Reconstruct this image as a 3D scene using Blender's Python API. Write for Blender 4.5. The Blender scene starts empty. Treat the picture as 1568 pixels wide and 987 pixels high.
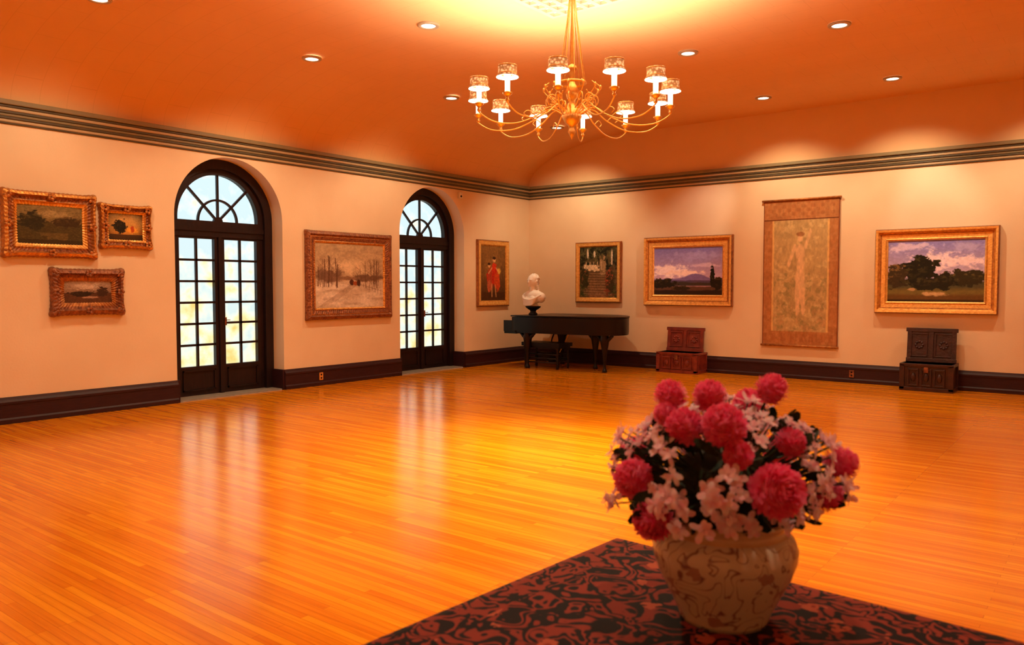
import bpy, math, random
import numpy as np
from mathutils import Vector, Matrix
random.seed(7)
sc = bpy.context.scene
sc.view_settings.view_transform = 'Standard'
sc.view_settings.look = 'None'
sc.view_settings.exposure = 0.0
# ------------------------------------------------------------------ room numbers (metres)
XL, XR, YB, YF = -10.2, 1.56, 13.7, -0.7
ZC, ZT = 3.73, 4.62          # cornice top / flat ceiling
COVE = 2.5
CH = Vector((-4.32, 6.51, 0))  # room centre, chandelier

# ------------------------------------------------------------------ materials
def newmat(name):
    m = bpy.data.materials.new(name); m.use_nodes = True
    nt = m.node_tree; b = nt.nodes['Principled BSDF']
    return m, nt, b
def N(nt, t, **kw):
    n = nt.nodes.new(t)
    for k,v in kw.items():
        setattr(n,k,v)
    return n
def L(nt,a,b): nt.links.new(a,b)
def simple(name, col, rough=0.5, metal=0.0, coat=0.0, col2=None, nscale=8.0, bump=0.0, bscale=None, emis=None, estr=0.0, stretch=None, spec=None):
    m,nt,b = newmat(name)
    b.inputs['Base Color'].default_value = (*col,1)
    b.inputs['Roughness'].default_value = rough
    b.inputs['Metallic'].default_value = metal
    b.inputs['Coat Weight'].default_value = coat
    b.inputs['Coat Roughness'].default_value = 0.08
    if spec is not None: b.inputs['Specular IOR Level'].default_value = spec
    tc = N(nt,'ShaderNodeTexCoord'); mp = N(nt,'ShaderNodeMapping')
    L(nt,tc.outputs['Object'],mp.inputs['Vector'])
    if stretch: mp.inputs['Scale'].default_value = stretch
    if col2 is not None:
        n = N(nt,'ShaderNodeTexNoise'); n.inputs['Scale'].default_value = nscale; n.inputs['Detail'].default_value = 5
        L(nt,mp.outputs[0],n.inputs['Vector'])
        r = N(nt,'ShaderNodeValToRGB'); r.color_ramp.elements[0].position=.35; r.color_ramp.elements[1].position=.68
        r.color_ramp.elements[0].color=(*col,1); r.color_ramp.elements[1].color=(*col2,1)
        L(nt,n.outputs['Fac'],r.inputs[0]); L(nt,r.outputs[0],b.inputs['Base Color'])
    if bump>0:
        n2 = N(nt,'ShaderNodeTexNoise'); n2.inputs['Scale'].default_value = bscale or nscale*4; n2.inputs['Detail'].default_value=4
        L(nt,mp.outputs[0],n2.inputs['Vector'])
        bp = N(nt,'ShaderNodeBump'); bp.inputs['Strength'].default_value=bump; bp.inputs['Distance'].default_value=0.01
        L(nt,n2.outputs['Fac'],bp.inputs['Height']); L(nt,bp.outputs[0],b.inputs['Normal'])
    if emis is not None:
        b.inputs['Emission Color'].default_value=(*emis,1); b.inputs['Emission Strength'].default_value=estr
    return m

M_wall = simple('wall_plaster',(.75,.56,.355),.75,col2=(.80,.62,.41),nscale=1.2,bump=.12,bscale=40)
def ceil_mat():
    m=simple('ceiling_paint',(.79,.44,.185),.8,col2=(.82,.47,.205),nscale=.8,bump=.1,bscale=30)
    nt=m.node_tree; b=nt.nodes['Principled BSDF']; src=b.inputs['Base Color'].links[0].from_socket
    tc=N(nt,'ShaderNodeTexCoord'); br=N(nt,'ShaderNodeTexBrick'); br.offset=0.5
    br.inputs['Scale'].default_value=1; br.inputs['Brick Width'].default_value=.61; br.inputs['Row Height'].default_value=.305; br.inputs['Mortar Size'].default_value=.004
    L(nt,tc.outputs['Object'],br.inputs['Vector'])
    mu=N(nt,'ShaderNodeMath',operation='MULTIPLY'); mu.inputs[1].default_value=.14; L(nt,br.outputs['Fac'],mu.inputs[0])
    mx=N(nt,'ShaderNodeMix',data_type='RGBA'); L(nt,mu.outputs[0],mx.inputs[0]); L(nt,src,mx.inputs[6]); mx.inputs[7].default_value=(.3,.12,.04,1)
    L(nt,mx.outputs[2],b.inputs['Base Color']); return m
M_ceil = ceil_mat()
M_lun = simple('lunette_plaster',(.78,.50,.26),.8,col2=(.82,.54,.29),nscale=1.0,bump=.1,bscale=30)
M_base = simple('baseboard_wood',(.022,.005,.008),.5,col2=(.036,.008,.010),nscale=6,stretch=(1,1,8),spec=.3)
M_cdark= simple('cornice_dark',(.060,.050,.028),.6,col2=(.08,.065,.035),nscale=5)
M_cmid = simple('cornice_green',(.20,.155,.075),.6,col2=(.23,.175,.085),nscale=5)
M_clite= simple('cornice_cream',(.45,.33,.18),.6)
M_dwood= simple('door_dark_wood',(.010,.004,.005),.45,col2=(.018,.007,.007),nscale=5,stretch=(6,6,1),spec=.3)
M_brass= simple('brass',(.90,.55,.15),.30,metal=.85,col2=(.98,.68,.24),nscale=30)
M_black= simple('piano_lacquer',(.006,.003,.004),.34,col2=(.008,.005,.005),nscale=3,spec=.3)
M_white= simple('ivory_keys',(.8,.75,.65),.3,col2=(.7,.66,.58),nscale=20)
M_marble=simple('marble',(.85,.78,.68),.45,col2=(.9,.84,.75),nscale=6)
M_gold = simple('gilt',(.85,.42,.09),.38,metal=.6,col2=(.50,.20,.035),nscale=22,bump=.7,bscale=55)
M_goldl= simple('gilt_bright',(1.0,.62,.18),.35,metal=.5,col2=(.78,.40,.09),nscale=26,bump=.4,bscale=60)
M_golddk=simple('gilt_dark',(.30,.10,.025),.42,metal=.5,col2=(.55,.22,.05),nscale=20,bump=.7,bscale=50)
M_bronze=simple('frame_bronze',(.17,.052,.025),.45,metal=.4,col2=(.38,.14,.05),nscale=22,bump=.8,bscale=50)
M_chest= simple('chest_red_wood',(.13,.014,.010),.4,coat=.15,col2=(.24,.032,.016),nscale=9,bump=.5,bscale=30)
M_chestd=simple('chest_dark_wood',(.020,.005,.006),.4,coat=.1,col2=(.05,.012,.010),nscale=9,bump=.6,bscale=30)
M_grill= simple('grille_white',(.50,.38,.24),.5,col2=(.45,.34,.2),nscale=5)
M_glow = simple('lamp_glow',(1,.9,.7),.5,emis=(1,.90,.70),estr=9)
M_can  = simple('downlight_lens',(1,.9,.8),.5,emis=(1,.90,.76),estr=7)
M_lay  = simple('laylight_glass',(.95,.85,.65),.5,emis=(1,.90,.70),estr=1.6)
M_candle=simple('candle_tube',(.9,.85,.7),.5,emis=(1,.85,.6),estr=1.6)

def floor_mat():
    m,nt,b = newmat('oak_strip_floor')
    tc=N(nt,'ShaderNodeTexCoord'); mp=N(nt,'ShaderNodeMapping'); L(nt,tc.outputs['Object'],mp.inputs[0])
    br=N(nt,'ShaderNodeTexBrick'); br.offset=.37; br.offset_frequency=3
    br.inputs['Scale'].default_value=1; br.inputs['Brick Width'].default_value=1.3; br.inputs['Row Height'].default_value=.045
    br.inputs['Mortar Size'].default_value=.0012; br.inputs['Mortar Smooth'].default_value=.3; br.inputs['Bias'].default_value=0
    br.inputs['Color1'].default_value=(0,0,0,1); br.inputs['Color2'].default_value=(1,1,1,1); br.inputs['Mortar'].default_value=(.4,.4,.4,1)
    L(nt,mp.outputs[0],br.inputs['Vector'])
    ramp=N(nt,'ShaderNodeValToRGB'); e=ramp.color_ramp.elements
    e[0].position=0; e[0].color=(.72,.185,.003,1); e[1].position=1; e[1].color=(.88,.315,.006,1)
    x=e.new(.5); x.color=(.80,.245,.004,1)
    L(nt,br.outputs['Color'],ramp.inputs[0])
    mp2=N(nt,'ShaderNodeMapping'); mp2.inputs['Scale'].default_value=(1.2,28,1); L(nt,tc.outputs['Object'],mp2.inputs[0])
    gn=N(nt,'ShaderNodeTexNoise'); gn.inputs['Scale'].default_value=1.6; gn.inputs['Detail'].default_value=5; L(nt,mp2.outputs[0],gn.inputs['Vector'])
    gr=N(nt,'ShaderNodeValToRGB'); gr.color_ramp.elements[0].position=.3; gr.color_ramp.elements[0].color=(.80,.70,.55,1); gr.color_ramp.elements[1].position=.65; gr.color_ramp.elements[1].color=(1,1,1,1)
    L(nt,gn.outputs['Fac'],gr.inputs[0])
    mx=N(nt,'ShaderNodeMix',data_type='RGBA',blend_type='MULTIPLY'); mx.inputs[0].default_value=.85
    L(nt,ramp.outputs[0],mx.inputs[6]); L(nt,gr.outputs[0],mx.inputs[7])
    mm=N(nt,'ShaderNodeMix',data_type='RGBA'); mm.inputs[7].default_value=(.40,.09,.003,1)
    L(nt,br.outputs['Fac'],mm.inputs[0]); L(nt,mx.outputs[2],mm.inputs[6])
    L(nt,mm.outputs[2],b.inputs['Base Color'])
    rr=N(nt,'ShaderNodeMapRange'); rr.inputs[3].default_value=.14; rr.inputs[4].default_value=.24
    L(nt,gn.outputs['Fac'],rr.inputs[0]); L(nt,rr.outputs[0],b.inputs['Roughness'])
    b.inputs['IOR'].default_value=1.55; b.inputs['Metallic'].default_value=.16
    b.inputs['Specular Tint'].default_value=(1,.75,.25,1)
    bp=N(nt,'ShaderNodeBump'); bp.inputs['Strength'].default_value=.12; bp.inputs['Distance'].default_value=.004
    L(nt,gn.outputs['Fac'],bp.inputs['Height']); L(nt,bp.outputs[0],b.inputs['Normal'])
    return m
M_floor=floor_mat()

def glass_mat():
    m=bpy.data.materials.new('leaded_glass'); m.use_nodes=True; nt=m.node_tree; nt.nodes.clear()
    out=N(nt,'ShaderNodeOutputMaterial'); tr=N(nt,'ShaderNodeBsdfTransparent'); gl=N(nt,'ShaderNodeBsdfGlossy'); gl.inputs['Roughness'].default_value=.1
    mix=N(nt,'ShaderNodeMixShader'); mix.inputs[0].default_value=.06
    tc=N(nt,'ShaderNodeTexCoord')
    n=N(nt,'ShaderNodeTexNoise'); n.inputs['Scale'].default_value=3.4; n.inputs['Detail'].default_value=4; L(nt,tc.outputs['Object'],n.inputs['Vector'])
    sp=N(nt,'ShaderNodeSeparateXYZ'); L(nt,tc.outputs['Object'],sp.inputs[0])
    mr=N(nt,'ShaderNodeMapRange'); mr.inputs[1].default_value=.4; mr.inputs[2].default_value=2.4; mr.inputs[3].default_value=.13; mr.inputs[4].default_value=-.08
    L(nt,sp.outputs[2],mr.inputs[0])
    ad=N(nt,'ShaderNodeMath',operation='ADD'); L(nt,n.outputs['Fac'],ad.inputs[0]); L(nt,mr.outputs[0],ad.inputs[1])
    r=N(nt,'ShaderNodeValToRGB'); e=r.color_ramp.elements
    e[0].position=.40; e[0].color=(.34,.42,.45,1); e[1].position=.82; e[1].color=(.56,.31,.08,1); x=e.new(.53); x.color=(.43,.47,.44,1); x=e.new(.66); x.color=(.52,.44,.25,1)
    L(nt,ad.outputs[0],r.inputs[0]); L(nt,r.outputs[0],tr.inputs[0])
    L(nt,tr.outputs[0],mix.inputs[1]); L(nt,gl.outputs[0],mix.inputs[2]); L(nt,mix.outputs[0],out.inputs[0])
    return m
M_glass=glass_mat()

def shade_mat():
    m,nt,b=newmat('pierced_amber_shade')
    tc=N(nt,'ShaderNodeTexCoord'); v=N(nt,'ShaderNodeTexVoronoi'); v.inputs['Scale'].default_value=38; L(nt,tc.outputs['Object'],v.inputs['Vector'])
    r=N(nt,'ShaderNodeValToRGB'); r.color_ramp.elements[0].position=.25; r.color_ramp.elements[0].color=(1,.70,.34,1); r.color_ramp.elements[1].position=.6; r.color_ramp.elements[1].color=(.40,.19,.06,1)
    L(nt,v.outputs['Distance'],r.inputs[0]); L(nt,r.outputs[0],b.inputs['Base Color']); L(nt,r.outputs[0],b.inputs['Emission Color'])
    b.inputs['Emission Strength'].default_value=.6; b.inputs['Roughness'].default_value=.4
    return m
M_shade=shade_mat()

def motif_mat(name, ground, c1, c2, sc1, rough, coat=0, coord='UV', thick=.30, vs=.9, vr=.27):
    """curling vine / blossom ornament : iso-lines of a noise field + blossom cells"""
    m,nt,b=newmat(name)
    tc=N(nt,'ShaderNodeTexCoord')
    n=N(nt,'ShaderNodeTexNoise'); n.inputs['Scale'].default_value=sc1; n.inputs['Detail'].default_value=1.5; n.inputs['Distortion'].default_value=1.1
    L(nt,tc.outputs[coord],n.inputs['Vector'])
    mu=N(nt,'ShaderNodeMath',operation='MULTIPLY'); mu.inputs[1].default_value=5; L(nt,n.outputs['Fac'],mu.inputs[0])
    pp=N(nt,'ShaderNodeMath',operation='PINGPONG'); pp.inputs[1].default_value=.5; L(nt,mu.outputs[0],pp.inputs[0])
    r=N(nt,'ShaderNodeValToRGB'); r.color_ramp.elements[0].position=thick-.04; r.color_ramp.elements[0].color=(0,0,0,1); r.color_ramp.elements[1].position=thick+.04; r.color_ramp.elements[1].color=(1,1,1,1)
    L(nt,pp.outputs[0],r.inputs[0])
    mx=N(nt,'ShaderNodeMix',data_type='RGBA'); mx.inputs[6].default_value=(*c1,1); mx.inputs[7].default_value=(*ground,1); L(nt,r.outputs[0],mx.inputs[0])
    v=N(nt,'ShaderNodeTexVoronoi'); v.inputs['Scale'].default_value=sc1*vs; L(nt,tc.outputs[coord],v.inputs['Vector'])
    n3=N(nt,'ShaderNodeTexNoise'); n3.inputs['Scale'].default_value=sc1*4.5; n3.inputs['Detail'].default_value=1; L(nt,tc.outputs[coord],n3.inputs['Vector'])
    a3=N(nt,'ShaderNodeMath',operation='MULTIPLY_ADD'); a3.inputs[1].default_value=.42; L(nt,n3.outputs['Fac'],a3.inputs[0]); L(nt,v.outputs['Distance'],a3.inputs[2])
    rb=N(nt,'ShaderNodeValToRGB'); rb.color_ramp.interpolation='CONSTANT'; e=rb.color_ramp.elements
    e[0].position=0; e[0].color=(*c1,1); e[1].position=vr+.03; e[1].color=(*c2,1)
    L(nt,a3.outputs[0],rb.inputs[0])
    lt=N(nt,'ShaderNodeMath',operation='LESS_THAN'); lt.inputs[1].default_value=vr+.20; L(nt,a3.outputs[0],lt.inputs[0])
    m2=N(nt,'ShaderNodeMix',data_type='RGBA'); L(nt,lt.outputs[0],m2.inputs[0]); L(nt,mx.outputs[2],m2.inputs[6]); L(nt,rb.outputs[0],m2.inputs[7])
    L(nt,m2.outputs[2],b.inputs['Base Color'])
    b.inputs['Roughness'].default_value=rough; b.inputs['Coat Weight'].default_value=coat; b.inputs['Specular IOR Level'].default_value=.2
    return m
M_rug=motif_mat('oriental_rug',(.008,.003,.005),(.20,.024,.014),(.34,.065,.03),11,.95,thick=.20,vs=.75,vr=.22)
M_rug2=motif_mat('oriental_rug_border',(.20,.025,.014),(.008,.003,.005),(.008,.003,.005),13,.95,thick=.2,vs=.75,vr=.25)
M_vase=motif_mat('painted_porcelain',(.54,.45,.36),(.20,.10,.095),(.33,.19,.16),12,.3,coat=.4,coord='Object',thick=.06,vs=1.2,vr=.26)
M_vrim=simple('porcelain_rim',(.58,.38,.22),.3,coat=.5,col2=(.48,.29,.16),nscale=15)
M_pink=simple('pink_petal',(.90,.08,.25),.6,col2=(.97,.27,.46),nscale=45)
M_wpet=simple('white_petal',(.98,.84,.88),.6,col2=(.95,.50,.62),nscale=45)
M_leaf=simple('leaf_green',(.010,.018,.008),.6,col2=(.03,.045,.015),nscale=20,spec=.2)
def translucent(m,w):
    nt=m.node_tree; b=nt.nodes['Principled BSDF']; out=[n for n in nt.nodes if n.type=='OUTPUT_MATERIAL'][0]
    t=N(nt,'ShaderNodeBsdfTranslucent'); mi=N(nt,'ShaderNodeMixShader'); mi.inputs[0].default_value=w
    src=b.inputs['Base Color'].links[0].from_socket; L(nt,src,t.inputs[0])
    L(nt,b.outputs[0],mi.inputs[1]); L(nt,t.outputs[0],mi.inputs[2]); L(nt,mi.outputs[0],out.inputs[0])
translucent(M_pink,.4); translucent(M_wpet,.4)

def canvas_mat():
    m,nt,b=newmat('oil_canvas')
    a=N(nt,'ShaderNodeAttribute'); a.attribute_name='Col'
    L(nt,a.outputs['Color'],b.inputs['Base Color']); b.inputs['Roughness'].default_value=.6; b.inputs['Specular IOR Level'].default_value=.2
    return m
M_canvas=canvas_mat()

# ------------------------------------------------------------------ mesh builder
class MB:
    def __init__(s): s.v=[];s.f=[];s.m=[];s.sm=[];s.mats=[]
    def mi(s,mat):
        if mat not in s.mats: s.mats.append(mat)
        return s.mats.index(mat)
    def add(s,verts,faces,mat,smooth=False,M=None):
        o=len(s.v)
        if M is not None: verts=[tuple(M@Vector(v)) for v in verts]
        s.v.extend([tuple(v) for v in verts]); k=s.mi(mat)
        for f in faces:
            s.f.append(tuple(i+o for i in f)); s.m.append(k); s.sm.append(smooth)
    def box(s,c,d,mat,M=None):
        x,y,z=[q/2 for q in d]; cx,cy,cz=c
        v=[(cx+a*x,cy+b*y,cz+e*z) for a in(-1,1) for b in(-1,1) for e in(-1,1)]
        f=[(0,1,3,2),(4,6,7,5),(0,4,5,1),(2,3,7,6),(0,2,6,4),(1,5,7,3)]
        s.add(v,f,mat,False,M)
    def lathe(s,prof,c,mat,seg=24,M=None,smooth=True):
        v=[];f=[]
        for r,z in prof:
            for i in range(seg):
                a=2*math.pi*i/seg; v.append((c[0]+r*math.cos(a),c[1]+r*math.sin(a),c[2]+z))
        for j in range(len(prof)-1):
            for i in range(seg):
                k=(i+1)%seg; f.append((j*seg+i,j*seg+k,(j+1)*seg+k,(j+1)*seg+i))
        s.add(v,f,mat,smooth,M)
    def ball(s,c,r,mat,seg=16,M=None):
        if not hasattr(r,'__len__'): r=(r,r,r)
        n=max(6,seg//2); v=[];f=[]
        for j in range(n+1):
            t=math.pi*j/n
            for i in range(seg):
                a=2*math.pi*i/seg
                v.append((c[0]+r[0]*math.sin(t)*math.cos(a),c[1]+r[1]*math.sin(t)*math.sin(a),c[2]-r[2]*math.cos(t)))
        for j in range(n):
            for i in range(seg):
                k=(i+1)%seg; f.append((j*seg+i,j*seg+k,(j+1)*seg+k,(j+1)*seg+i))
        s.add(v,f,mat,True,M)
    def tube(s,pts,r,mat,seg=8,M=None):
        pts=[Vector(p) for p in pts]; n=len(pts)
        rs=r if hasattr(r,'__len__') else [r]*n
        v=[];f=[]; up=None
        for i,p in enumerate(pts):
            t=(pts[min(i+1,n-1)]-pts[max(i-1,0)]).normalized()
            if up is None:
                up=Vector((0,0,1)) if abs(t.z)<.9 else Vector((1,0,0))
            a=t.cross(up)
            if a.length<1e-4: a=t.orthogonal()
            a.normalize(); b=a.cross(t).normalized(); up=b
            for k in range(seg):
                q=2*math.pi*k/seg; v.append(tuple(p+rs[i]*(math.cos(q)*a+math.sin(q)*b)))
        for i in range(n-1):
            for k in range(seg):
                l=(k+1)%seg; f.append((i*seg+k,i*seg+l,(i+1)*seg+l,(i+1)*seg+k))
        f.append(tuple(range(seg-1,-1,-1))); f.append(tuple((n-1)*seg+k for k in range(seg)))
        s.add(v,f,mat,True,M)
    def prism(s,outline,z0,z1,mat,M=None,smooth=False):
        n=len(outline); v=[(x,y,z0) for x,y in outline]+[(x,y,z1) for x,y in outline]
        f=[tuple(range(n-1,-1,-1)),tuple(range(n,2*n))]
        s.add(v,f,mat,False,M)
        s.add(v,[(i,(i+1)%n,(i+1)%n+n,i+n) for i in range(n)],mat,smooth,M)
    def build(s,name,parent=None,bevel=0,loc=None,rz=0):
        me=bpy.data.meshes.new(name); me.from_pydata(s.v,[],s.f)
        for m in s.mats: me.materials.append(m)
        me.polygons.foreach_set('material_index',s.m); me.polygons.foreach_set('use_smooth',s.sm); me.update()
        ob=bpy.data.objects.new(name,me); sc.collection.objects.link(ob)
        if loc: ob.location=loc
        ob.rotation_euler[2]=rz
        if parent: ob.parent=parent
        if bevel:
            md=ob.modifiers.new('bevel','BEVEL'); md.width=bevel; md.segments=2; md.limit_method='ANGLE'; md.angle_limit=math.radians(50)
        return ob
def empty(name,loc=(0,0,0),rz=0):
    e=bpy.data.objects.new(name,None); sc.collection.objects.link(e); e.location=loc; e.rotation_euler[2]=rz; e.empty_display_size=.1
    return e
def catmull(P,n=6):
    P=[Vector(p) for p in P]; P=[2*P[0]-P[1]]+P+[2*P[-1]-P[-2]]; out=[]
    for i in range(1,len(P)-2):
        for k in range(n):
            t=k/n; a,b,c,d=P[i-1],P[i],P[i+1],P[i+2]
            out.append(.5*((2*b)+(c-a)*t+(2*a-5*b+4*c-d)*t*t+(3*b-a-3*c+d)*t**3))
    out.append(P[-2]); return out

# ------------------------------------------------------------------ room shell
def cove_z(x):
    d=min(x-XL,XR-x)
    if d>=COVE: return ZT
    return ZC+(ZT-ZC)*math.sqrt(max(0,1-((COVE-d)/COVE)**2))
mb=MB(); mb.add([(XL,YF,0),(XR,YF,0),(XR,YB,0),(XL,YB,0)],[(0,1,2,3)],M_floor)
mb.add([(XL-.42,YF,-.005),(XL,YF,-.005),(XL,YB,-.005),(XL-.42,YB,-.005)],[(0,1,2,3)],M_dwood); mb.build('floor')
mb=MB()
xs=[XL+COVE*(1-math.cos(math.pi/2*i/24)) for i in range(25)]; xs+= [XR-COVE*(1-math.cos(math.pi/2*i/24)) for i in range(24,-1,-1)]
v=[];f=[]
for x in xs: v+= [(x,YF,cove_z(x)),(x,YB,cove_z(x))]
for i in range(len(xs)-1): f.append((2*i,2*i+1,2*i+3,2*i+2))
mb.add(v,f,M_ceil,True); mb.build('ceiling')
for nm,vs in (('wall_back',None),
              ('wall_right',[(XR,YB,0),(XR,YF,0),(XR,YF,ZC+.02),(XR,YB,ZC+.02)]),
              ('wall_front',[(XR,YF,0),(XL,YF,0),(XL,YF,ZT+.05),(XR,YF,ZT+.05)])):
    mb=MB()
    if nm=='wall_back':
        mb.add([(XL,YB,0),(XR,YB,0),(XR,YB,ZC-.05),(XL,YB,ZC-.05)],[(0,1,2,3)],M_wall)
        mb.add([(XL,YB,ZC-.05),(XR,YB,ZC-.05),(XR,YB,ZT+.05),(XL,YB,ZT+.05)],[(0,1,2,3)],M_lun)
    else: mb.add(vs,[(0,1,2,3)],M_wall)
    mb.build(nm)
OPEN=[6.485,10.70]; OR=.87; SPR=2.58; REV=.36
mb=MB(); cuts=[YF]
for c in OPEN: cuts+=[c-OR,c+OR]
cuts.append(YB)
H=ZC+.02
for i in range(0,len(cuts),2):
    a,b=cuts[i],cuts[i+1]; mb.add([(XL,a,0),(XL,b,0),(XL,b,H),(XL,a,H)],[(0,1,2,3)],M_wall)
for c in OPEN:
    n=40; P=[(c-OR*math.cos(math.pi*i/n),SPR+OR*math.sin(math.pi*i/n)) for i in range(n+1)]
    for i in range(n):
        (a,za),(b,zb)=P[i],P[i+1]; mb.add([(XL,a,za),(XL,b,zb),(XL,b,H),(XL,a,H)],[(0,1,2,3)],M_wall)
    P=[(c-OR,0)]+P+[(c+OR,0)]
    v=[];f=[]
    for y,z in P: v+=[(XL,y,z),(XL-.46,y,z)]
    for i in range(len(P)-1): f.append((2*i,2*i+1,2*i+3,2*i+2))
    mb.add(v,f,M_wall,True)
mb.build('wall_left')
def run_profile(mb,prof,axis,wallpos,inward,a,b,mat):
    v=[];f=[]
    for o,z in prof:
        p=wallpos+inward*o
        if axis=='y': v+=[(p,a,z),(p,b,z)]
        else: v+=[(a,p,z),(b,p,z)]
    for i in range(len(prof)-1): f.append((2*i,2*i+1,2*i+3,2*i+2))
    n=len(prof); f.append(tuple(2*i for i in range(n))); f.append(tuple(2*i+1 for i in range(n)))
    mb.add(v,f,mat)
BP=[(0,0),(.045,0),(.045,.05),(.032,.07),(.03,.22),(.038,.23),(.038,.255),(.022,.28),(.012,.305),(0,.31)]
mb=MB()
for i in range(0,len(cuts),2): run_profile(mb,BP,'y',XL,1,cuts[i],cuts[i+1],M_base)
for c in OPEN:
    for s in(-1,1): mb.box((XL-.17,c+s*(OR-.017),.155),(.36,.034,.31),M_base)
mb.build('baseboard_left')
mb=MB(); run_profile(mb,BP,'x',YB,-1,XL,XR,M_base); mb.build('baseboard_back')
mb=MB(); run_profile(mb,BP,'y',XR,-1,YF,YB,M_base); mb.build('baseboard_right')
mb=MB(); run_profile(mb,BP,'x',YF,1,XL,XR,M_base); mb.build('baseboard_front')
CB=[(3.47,3.49,.02,M_cdark),(3.49,3.525,.028,M_clite),(3.525,3.555,.042,M_cdark),(3.555,3.585,.05,M_cmid),(3.585,3.615,.065,M_cdark),(3.615,3.65,.075,M_clite),(3.65,3.68,.085,M_cdark),(3.68,3.735,.11,M_cmid)]
def cornice(nm,axis,wp,inw,a,b):
    mb=MB()
    for z0,z1,o,m in CB: run_profile(mb,[(0,z0),(o-.006,z0),(o,z0+.008),(o,z1-.004),(o-.006,z1),(0,z1)],axis,wp,inw,a,b,m)
    mb.build(nm)
cornice('trim_1','y',XL,1,YF,YB); cornice('trim_2','x',YB,-1,XL,XR); cornice('trim_3','y',XR,-1,YF,YB); cornice('trim_4','x',YF,1,XL,XR)

# ------------------------------------------------------------------ arched french doors
M_sill=simple('stone_sill',(.25,.20,.15),.6,col2=(.2,.16,.12),nscale=9)
def arch_door(name,c):
    mb=MB(); x0=XL-REV; T=.07
    def ring(r0,r1,a0,a1,th,n,mat,cz=SPR,xo=0):
        v=[];f=[]
        for i in range(n+1):
            a=a0+(a1-a0)*i/n
            for r in(r0,r1):
                for x in(x0-th/2+xo,x0+th/2+xo): v.append((x,c+r*math.cos(a),cz+r*math.sin(a)))
        for i in range(n):
            o=4*i; q=o+4
            f+=[(o+1,o+3,q+3,q+1),(o,q,q+2,o+2),(o+2,q+2,q+3,o+3),(o,o+1,q+1,q)]
        f+=[(0,2,3,1),(4*n,4*n+1,4*n+3,4*n+2)]
        mb.add(v,f,mat)
    def bx(y0,y1,z0,z1,th=T,mat=M_dwood,xo=0): mb.box((x0+xo,(y0+y1)/2,(z0+z1)/2),(th,y1-y0,z1-z0),mat)
    ring(.735,OR-.002,0,math.pi,.20,40,M_dwood); ring(.65,.74,0,math.pi,.09,40,M_dwood)
    for s in(-1,1):
        a,b=sorted((c+s*.735,c+s*(OR-.002))); bx(a,b,0,SPR,.20)
        a,b=sorted((c+s*.65,c+s*.74)); bx(a,b,2.5,SPR,.09)
    bx(c-.74,c+.74,2.32,2.55,.11); bx(c-.76,c+.76,2.40,2.47,.15)
    gz=2.55
    ring(.30,.33,0,math.pi,.035,30,M_dwood,cz=gz); ring(0.0,.07,0,math.pi,.05,12,M_dwood,cz=gz)
    for k in (45,90,135):
        a=math.radians(k); d=Vector((0,math.cos(a),math.sin(a))); n=Vector((0,-math.sin(a),math.cos(a)))*.016
        p=Vector((x0,c,gz)); v=[]
        for q in (p+d*.05,p+d*.69):
            for s1 in(-1,1):
                for s2 in(-.017,.017): v.append(tuple(q+n*s1+Vector((s2,0,0))))
        mb.add(v,[(0,1,3,2),(4,6,7,5),(0,4,5,1),(2,3,7,6),(0,2,6,4),(1,5,7,3)],M_dwood)
    P=[(x0,c+.7*math.cos(math.pi*i/24),gz-.02+.70*math.sin(math.pi*i/24)) for i in range(25)]
    mb.add(P,[tuple(range(25))],M_glass)
    mb.add([(x0,c-.72,.40),(x0,c+.72,.40),(x0,c+.72,2.34),(x0,c-.72,2.34)],[(0,1,2,3)],M_glass)
    for s in(-1,1):
        g0,g1=sorted((c+s*.08,c+s*.63)); o0,o1=sorted((c+s*.002,c+s*.74))
        bx(o0,g0,.02,2.33); bx(g1,o1,.02,2.33); bx(g0,g1,.02,.44); bx(g0,g1,2.29,2.33)
        ym=(g0+g1)/2; bx(ym-.016,ym+.016,.44,2.29,.035)
        for k in range(1,6):
            z=.44+k*(2.29-.44)/6; bx(g0,g1,z-.016,z+.016,.035)
        for (a,b,z0,z1) in ((g0+.02,g1-.02,.09,.11),(g0+.02,g1-.02,.37,.39),(g0+.02,g0+.04,.09,.39),(g1-.04,g1-.02,.09,.39)): bx(a,b,z0,z1,.03,xo=.04)
    bx(c-.03,c+.03,.02,2.33,.04,xo=.045)
    mb.box((x0+.05,c+.075,1.08),(.012,.03,.12),M_bronze); mb.tube([(x0+.055,c+.075,1.1),(x0+.09,c+.075,1.1),(x0+.095,c+.12,1.1)],.006,M_bronze)
    for z in(.3,1.3,2.1): mb.lathe([(0,-.04),(.01,-.04),(.01,.04),(0,.04)],(x0+.045,c-.73,z),M_bronze,8)
    mb.box((XL-.18,c,.011),(.35,1.66,.02),M_sill)
    mb.build(name)
arch_door('door_1',OPEN[0]); arch_door('door_2',OPEN[1])

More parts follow.
